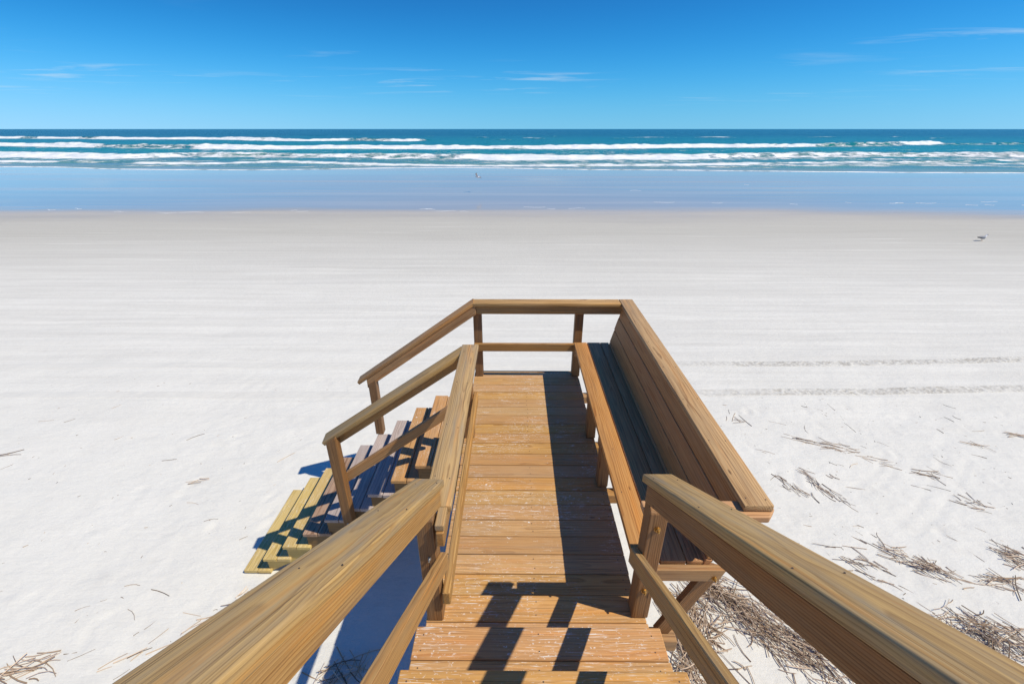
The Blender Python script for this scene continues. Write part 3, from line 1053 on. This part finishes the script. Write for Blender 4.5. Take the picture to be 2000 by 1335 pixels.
# newels
box('newel_post', side, (-1.612, -1.524), (4.185, 4.273), (-5 * R2 + 0.178, 0.010), 'post', 'z', 0.005, 1, (0, 0, 0.68, 0))
nn = box('newel_post', side, (-1.592, -1.504), (2.985, 3.073), (-D - 0.25, 0.155), 'post', 'z', 0.005, 1, (0, 0, 0.68, 0))
bolt(nn, (-1.548, 2.9845, -0.80), (0, -1, 0), 0.009, 'zinc')


def side_rail(name_cap, name_board, top, bot, w, board_y, matc):
    a = Vector(top)
    b = Vector(bot)
    d = (b - a).normalized()
    up_ = Vector((0, 0, 1))
    up_ = (up_ - d * up_.dot(d)).normalized()
    board(name_cap, side, a - up_ * 0.019, b - up_ * 0.019, w, 0.038, up_, matc, 0.005, 2, (0, -0.69, 0, 0))
    off = Vector((0, board_y, 0)) - up_ * (0.039 + 0.0445)
    b2 = b - d * 0.075
    board(name_board, side, a + off + d * 0.012, b2 + off, 0.038, 0.089, up_, 'rail', 0.004, 1, (0, -0.69, 0, -0.69))


side_rail('handrail_cap', 'handrail_board', (-0.4415, 4.352, 0.902), (-1.735, 4.250, 0.012), 0.138, -0.045, 'rail')
side_rail('handrail_cap', 'handrail_board', (-0.440, 3.225, 0.895), (-1.640, 3.065, 0.125), 0.138, 0.028, 'cap')
# lower rail of the near side
a, b = Vector((-0.46, 3.195, 0.40)), Vector((-1.515, 3.093, -0.322))
d = (b - a).normalized()
board('lower_rail', side, a, b, 0.038, 0.089, (0, 0, 1), 'rail', 0.004, 1, (0, -0.69, 0, -0.69))


# ------------------------------------------------------------------ dead reeds on the sand
def stems(spec):
    """list of (x, y, heading, length, tilt, lift, radius, tone) -> one mesh"""
    V, Fc, T = [], [], []
    for (x, y, hd, L, tilt, lift, r, tone) in spec:
        seg = 3
        z0 = sz(x, y) + lift + r
        base = len(V)
        bend = nr.normal(0, 0.17)
        px, py, pz = x, y, z0
        h = hd
        for s_ in range(seg + 1):
            rr = r * (1 - 0.35 * s_ / seg)
            cxh, sxh = math.cos(h), math.sin(h)
            V += [(px - sxh * rr, py + cxh * rr, pz), (px, py, pz + rr), (px + sxh * rr, py - cxh * rr, pz), (px, py, pz - rr)]
            T += [tone] * 4
            st = L / seg
            px += cxh * st
            py += sxh * st
            pz += math.sin(tilt) * st
            h += bend
        for s_ in range(seg):
            a_ = base + 4 * s_
            for k in range(4):
                Fc.append((a_ + k, a_ + (k + 1) % 4, a_ + 4 + (k + 1) % 4, a_ + 4 + k))
        Fc.append((base + 3, base + 2, base + 1, base))
        e_ = base + 4 * seg
        Fc.append((e_, e_ + 1, e_ + 2, e_ + 3))
    return V, Fc, T


def pile(name, blobs, label, cat='reeds'):
    spec = []
    for (x, y, rx, ry, ang, n, hd, hs_, L0, L1, thick) in blobs:
        for k in range(int(n * 0.46)):
            u, v = nr.normal(0, 0.55, 2)
            X = x + math.cos(ang) * u * rx - math.sin(ang) * v * ry
            Y = y + math.sin(ang) * u * rx + math.cos(ang) * v * ry
            core = math.exp(-(u * u + v * v))
            h = hd + nr.normal(0, hs_) + (math.pi if nr.random() < .5 else 0)
            L = nr.uniform(L0, L1) * (0.6 + 0.6 * nr.random())
            X -= math.cos(h) * L / 2
            Y -= math.sin(h) * L / 2
            spec.append((X, Y, h, L, nr.normal(0, 0.10) * thick * 4, nr.random() * thick * core, nr.uniform(0.0026, 0.0060), float(np.clip(nr.beta(2.3, 1.0), 0, 1))))
    V, Fc, T = stems(spec)
    zmin = min(v[2] for v in V)
    o = mesh_obj(name, V, Fc, 'straw', attrs={'tone': T})
    return tag(o, label, cat, None, 'stuff')


pile('reed_pile', [(1.98, 2.90, .26, .18, 0.3, 190, 2.3, .6, .12, .42, .06),
                   (2.22, 2.62, .36, .20, -0.75, 330, 2.3, .55, .12, .40, .08),
                   (2.55, 2.33, .34, .18, -0.6, 260, 2.3, .5, .12, .42, .07),
                   (1.66, 2.56, .20, .34, 0.2, 300, 2.0, .9, .10, .36, .07),
                   (1.52, 2.20, .22, .30, 0.0, 240, 2.0, .9, .10, .36, .06),
                   (2.15, 2.10, .6, .3, 0.0, 34, 2.2, .7, .12, .42, .01)],
     'thick tangle of dead reed stems under the right handrail')
pile('reed_pile', [(4.28, 2.45, .42, .20, -0.35, 330, 2.6, .8, .10, .38, .07), (4.85, 2.25, .35, .2, -0.3, 160, 2.6, .8, .10, .38, .06)],
     'heap of dead reed stems at the lower right corner')
pile('reed_clump', [(3.70, 3.22, .22, .14, -0.6, 46, 2.4, .5, .10, .30, .02)], 'loose clump of reed stems just outside the right handrail')
pile('reed_clump', [(4.28, 3.20, .30, .10, -0.6, 120, 2.45, .45, .10, .30, .05), (4.15, 3.40, .1, .1, 0, 14, 2.0, .9, .1, .26, .05)], 'dense dark clump of reed stems midway down the right side')
pile('reed_clump', [(4.95, 3.02, .34, .09, 0.05, 60, 2.9, .5, .10, .34, .02)], 'thin flat clump of reed stems near the right edge')
pile('reed_clump', [(5.36, 3.28, .12, .16, -0.5, 80, 2.2, .5, .10, .28, .05)], 'dark clump of reed stems cut by the right edge')
pile('reed_clump', [(3.52, 5.78, .10, .16, 0.2, 16, 1.7, .7, .10, .28, .02)], 'small upright clump of twigs beyond the bench back')
pile('reed_clump', [(4.15, 5.28, .42, .05, -0.25, 16, 2.85, .15, .2, .5, .005), (4.75, 5.04, .34, .09, -0.5, 38, 2.75, .35, .14, .40, .01), (5.05, 4.78, .22, .05, -0.6, 12, 2.6, .2, .14, .36, .01)], 'long drift line of reed stems across the right sand')
pile('reed_clump', [(5.52, 4.56, .26, .09, -0.35, 20, 2.6, .3, .16, .42, .01)], 'sparse sheaf of reed stems beside the curved ruts')
pile('reed_clump', [(3.92, 4.42, .08, .30, 0.35, 60, 1.95, .25, .08, .22, .01), (4.18, 4.52, .10, .04, 0, 8, 2.8, .3, .06, .16, .01)], 'dark streak of short twigs inside the curved ruts')
pile('reed_clump', [(3.52, 4.40, .05, .26, 0.25, 22, 1.95, .2, .10, .26, .01), (3.66, 4.25, .04, .2, 0.3, 12, 1.95, .2, .10, .26, .01)], 'thin slanted twigs just right of the bench cap')
pile('reed_clump', [(5.60, 4.06, .14, .12, -0.3, 28, 2.5, .8, .08, .22, .02)], 'small broken clump of twigs right of the curved ruts')
pile('reed_clump', [(7.55, 5.42, .22, .06, -0.2, 22, 2.9, .4, .12, .34, .02)], 'reed clump high on the right edge of the sand')
pile('reed_clump', [(6.72, 5.16, .20, .06, -0.2, 12, 2.8, .4, .12, .34, .02)], 'few crossed reed stems left of the right edge')
pile('reed_clump', [(-4.18, 2.16, .30, .09, 0.15, 75, 0.2, .4, .12, .36, .03)], 'flat reed clump in the lower left corner')
pile('reed_clump', [(-1.45, 2.12, .24, .16, 0.3, 90, 0.8, .8, .10, .34, .06)], 'reed clump in the shade between left handrail and stair')
pile('reed_clump', [(-3.10, 2.44, .34, .05, 0.62, 26, 0.65, .25, .10, .28, .01), (-2.72, 2.58, .12, .05, 0.5, 26, 0.6, .35, .10, .26, .02), (-2.62, 2.84, .26, .05, 0.7, 22, 0.7, .3, .06, .2, .01)], 'slanting drift line of reed bits along the left handrail')
pile('reed_clump', [(-4.05, 4.42, .14, .04, 0.4, 10, 0.4, .25, .10, .26, .01)], 'thin pale straws on the open sand left of the side stair')
pile('reed_clump', [(-7.12, 4.88, .18, .03, 0.3, 6, 0.3, .12, .2, .45, .01)], 'few reed stems at the left edge of the sand')

# single stems scattered about
cnt = 0
for k in range(100):
    right = k < 72
    if right:
        x, y_ = nr.uniform(2.6, 8.0), nr.uniform(2.2, 6.2)
        if x < 2.9 + (y_ - 2.2) * 0.25 and y_ < 4.2:
            x += 0.9
        h = 2.5 + nr.normal(0, .5)
    else:
        x, y_ = nr.uniform(-7.5, -2.9), nr.uniform(2.0, 6.4)
        if nr.random() < .4:
            x, y_ = nr.uniform(-4.4, -3.0), nr.uniform(2.0, 3.0)
        h = 0.5 + nr.normal(0, .5)
    L = nr.uniform(0.05, 0.26)
    V, Fc, T = stems([(0, 0, h, L, 0, 0, nr.uniform(.0018, .0038), float(np.clip(nr.beta(1.5, 2.0), 0, 1)))])
    z = sz(x, y_)
    zz0 = min(v[2] for v in V)
    V = [(v[0], v[1], v[2] - zz0) for v in V]
    o = mesh_obj('reed_stem', V, Fc, 'straw', None, Matrix.Translation((x, y_, z - 0.0005)), attrs={'tone': T})
    if right:
        tag(o, 'single dry reed stem lying loose on the sand to the right', 'reed stem', 'loose reed stems on the right')
    else:
        tag(o, 'single dry reed stem lying loose on the sand to the left', 'reed stem', 'loose reed stems on the left')


# ------------------------------------------------------------------ gulls
def gull_material():
    m, t, b = new_mat('gull_feathers')
    at = N(t, 'ShaderNodeAttribute', attribute_name='tone')
    r = N(t, 'ShaderNodeValToRGB')
    r.color_ramp.interpolation = 'LINEAR'
    e = r.color_ramp.elements
    e[0].color = (0.03, 0.03, 0.035, 1)
    e[1].color = (0.82, 0.82, 0.82, 1)
    x = e.new(0.5)
    x.color = (0.26, 0.28, 0.33, 1)
    t.links.new(at.outputs['Fac'], r.inputs[0])
    t.links.new(r.outputs[0], b.inputs['Base Color'])
    b.inputs['Roughness'].default_value = 0.8
    return m


M['gull'] = gull_material()
M['beak'] = simple('beak', (0.35, 0.10, 0.03), 0.5)


def gull(name, label, loc, heading, flying, roll=0.0, pitch_=0.0):
    root = thing(name, loc, label, 'gull')
    rot = Matrix.Rotation(heading, 4, 'Z') @ Matrix.Rotation(pitch_, 4, 'Y') @ Matrix.Rotation(roll, 4, 'X')
    W = Matrix.Translation(Vector(loc)) @ rot
    V, Fc, T = [], [], []
    # body along +x, head forward; stations: x, z, half width, half height, tone
    st = [(-0.235, 0.0, .030, .003, .05), (-0.17, 0.0, .034, .010, .9), (-0.10, -.005, .048, .036, .95), (-0.02, -.012, .062, .058, 1), (0.06, -.010, .058, .060, 1),
          (0.115, .012, .036, .044, 1), (0.145, .034, .027, .032, 1), (0.172, .043, .027, .029, .35), (0.196, .042, .020, .021, .05), (0.208, .038, .007, .008, .05)]
    if not flying:
        st = [(x_, z_ + (max(0, x_ - 0.06) * 0.55), a_, b_, t_) for x_, z_, a_, b_, t_ in st]
    n = 12
    for x_, z_, a_, b_, t_ in st:
        for k in range(n):
            an = 2 * math.pi * k / n
            V.append((x_, a_ * math.cos(an), z_ + b_ * math.sin(an)))
            back_grey = (not flying) and math.sin(an) > 0.35 and x_ < 0.09
            T.append(0.45 if back_grey else t_)
    for s_ in range(len(st) - 1):
        for k in range(n):
            Fc.append((s_ * n + k, s_ * n + (k + 1) % n, (s_ + 1) * n + (k + 1) % n, (s_ + 1) * n + k))
    Fc.append(tuple(range(n))[::-1])
    Fc.append(tuple((len(st) - 1) * n + k for k in range(n)))
    # wings
    for sd in (-1, 1):
        if flying:
            ws = [(0.04, .045, .02, .075, .016), (0.06, .17, .085 , .078, .012), (0.035, .32, .135, .060, .008), (-0.03, .46, .120, .032, .005), (-0.085, .535, .100, .006, .002)]
        else:
            ws = [(0.075, .050, .012, .030, .012), (0.03, .066, .008, .048, .012), (-0.05, .062, .008, .045, .010), (-0.15, .045, .012, .030, .007), (-0.27, .020, .020, .008, .003)]
        b0 = len(V)
        for q, (wx, wy, wz, ch, th) in enumerate(ws):
            if flying:
                ring_ = [(wx + ch, wy * sd, wz), (wx + ch * .3, wy * sd, wz + th), (wx - ch, wy * sd, wz), (wx + ch * .3, wy * sd, wz - th * .4)]
                tn = (.95, .85, .75, .5, .02)[q]
            else:
                ring_ = [(wx, (wy + .004) * sd, wz + ch), (wx, (wy + th) * sd, wz), (wx, wy * sd, wz - ch), (wx, (wy - th) * sd, wz)]
                tn = (.5, .46, .42, .2, .02)[q]
            V += ring_
            T += [tn] * 4
        for q in range(len(ws) - 1):
            for k in range(4):
                f_ = (b0 + q * 4 + k, b0 + q * 4 + (k + 1) % 4, b0 + (q + 1) * 4 + (k + 1) % 4, b0 + (q + 1) * 4 + k)
                Fc.append(f_ if sd > 0 else f_[::-1])
        Fc.append((b0, b0 + 1, b0 + 2, b0 + 3))
        e_ = b0 + (len(ws) - 1) * 4
        Fc.append((e_, e_ + 1, e_ + 2, e_ + 3))
    lift_ = 0.0 if flying else 0.135
    Wb = W @ Matrix.Translation((0, 0, lift_))
    mesh_obj('body', V, Fc, 'gull', root, Wb, True, {'tone': T})
    hz = 0.038 if flying else 0.038 + 0.148 * .55
    bk = [(0.204, .007, hz + .006), (0.204, -.007, hz + .006), (0.204, 0, hz - .009), (0.252, 0, hz - .008)]
    mesh_obj('beak', bk, [(0, 1, 3), (1, 2, 3), (2, 0, 3), (0, 2, 1)], 'beak', root, Wb)
    if not flying:
        for sd in (-1, 1):
            x_, y_ = 0.005 + .012 * sd, 0.024 * sd
            lv, lf = [], []
            for (z_, r_) in ((0.0, .0035), (.055, .0040), (.10, .006)):
                lv += [(x_ + r_, y_, z_), (x_, y_ + r_, z_), (x_ - r_, y_, z_), (x_, y_ - r_, z_)]
            for q in range(2):
                for k in range(4):
                    lf.append((q * 4 + k, q * 4 + (k + 1) % 4, q * 4 + 4 + (k + 1) % 4, q * 4 + 4 + k))
            b0 = len(lv)
            lv += [(x_ - .004, y_, .004), (x_ + .045, y_ - .02, .001), (x_ + .050, y_, .001), (x_ + .045, y_ + .02, .001)]
            lf += [(b0, b0 + 1, b0 + 2), (b0, b0 + 2, b0 + 3)]
            mesh_obj('leg', lv, lf, 'beak', root, W)
    return root


gull('gull', 'small gull flying low over the wet sand with dark wing tips', (-2.85, 36.4, 0.78), math.radians(165), True, math.radians(28), math.radians(8))
gull('gull', 'gull with grey wings standing on the damp sand at far right', (19.86, 18.98, sz(19.86, 18.98)), math.radians(10), False)


# ------------------------------------------------------------------ crumbs of reed, nail heads
spec = []
for k in range(420):
    if k < 300:
        x, y_ = nr.uniform(2.4, 8.2), nr.uniform(2.0, 6.4)
        if x < 2.7 + (y_ - 2.0) * 0.25 and y_ < 4.4:
            continue
        h = 2.5 + nr.normal(0, .8)
    else:
        x, y_ = nr.uniform(-7.5, -2.4), nr.uniform(1.9, 7.0)
        if x > -3.0 and y_ > 2.7:
            continue
        h = 0.5 + nr.normal(0, .9)
    spec.append((x, y_, h, nr.uniform(0.008, 0.045), 0, -0.001, nr.uniform(.0012, .0035), float(np.clip(nr.beta(1.3, 2.2), 0, 1))))
V, Fc, T = stems(spec)
tag(mesh_obj('reed_crumbs', V, Fc, 'straw', attrs={'tone': T}), 'tiny broken reed crumbs strewn over the dry sand', 'reed crumbs', None, 'stuff')


def nails(parent, pts, r=0.0034):
    V, Fc = [], []
    for (x, y_, z) in pts:
        b0 = len(V)
        for zz_n, rr in ((z - 0.001, r), (z + 0.0009, r), ):
            V += [(x + rr * math.cos(a_ * math.pi / 3), y_ + rr * math.sin(a_ * math.pi / 3), zz_n + D) for a_ in range(6)]
        Fc.append(tuple(b0 + 6 + q for q in range(6)))
        for q in range(6):
            Fc.append((b0 + q, b0 + (q + 1) % 6, b0 + 6 + (q + 1) % 6, b0 + 6 + q))
    w = WM[parent.name]
    o = mesh_obj('nail_heads', [tuple(w.inverted() @ Vector(v)) for v in V], Fc, 'nail', parent, w)
    return tag(o, kind='stuff')


M['nail'] = simple('nail_steel', (0.11, 0.085, 0.07), 0.5, 0.5)
pts = []
y = 1.741
while y < 4.40:
    for x in (-0.41, 0.13, 0.68):
        for q in (0.035, 0.105):
            pts.append((x + rng.uniform(-.006, .006), y + q + rng.uniform(-.006, .006), 0.0005))
    y += pitch
nails(deck, pts)
pts = []
for k in range(1, 5):
    nose = 1.616 - RUN * (k - 1)
    for x in (-0.425, 0.12, 0.655):
        for q in (0.04, 0.11, 0.19, 0.25):
            pts.append((x + rng.uniform(-.006, .006), nose - q + rng.uniform(-.006, .006), RISE * k))
nails(stair, pts)
pts = []
for q in (0.10, 0.50, 0.93):
    pts.append((-0.345 - 0.0505 * q + rng.uniform(-.004, .004), 1.62 - q, 1.020 + 0.6472 * q + 0.0012))
    pts.append((-0.432 - 0.0505 * q + rng.uniform(-.004, .004), 1.60 - q, 1.033 + 0.6472 * q + 0.0012))
    pts.append((0.616 + rng.uniform(-.004, .004), 1.60 - q, 1.064 + 0.6165 * (q + 0.012) + 0.0012))
    pts.append((0.712 + rng.uniform(-.004, .004), 1.58 - q, 1.064 + 0.6165 * (q + 0.032) + 0.0012))
nails(stair, pts, 0.0024)
pts = []
for q in range(7):
    for x in (1.125, 1.218):
        pts.append((x + rng.uniform(-.004, .004), 1.62 + q * 0.44 + rng.uniform(-.01, .01), 0.9025))
    pts.append((0.70 + rng.uniform(-.02, .02), 1.70 + q * 0.42, SEAT))
nails(bench, pts, 0.0038)
pts = [(x + rng.uniform(-.004, .004), y_ + rng.uniform(-.02, .02), 0.90) for x in (-0.41, -0.335) for y_ in (1.75, 2.2, 2.7, 3.2)]
pts += [(x, 4.35 + rng.uniform(-.02, .02), 0.90) for x in (-0.38, -0.1, 0.25, 0.67, 0.95)]
nails(deck, pts, 0.0036)
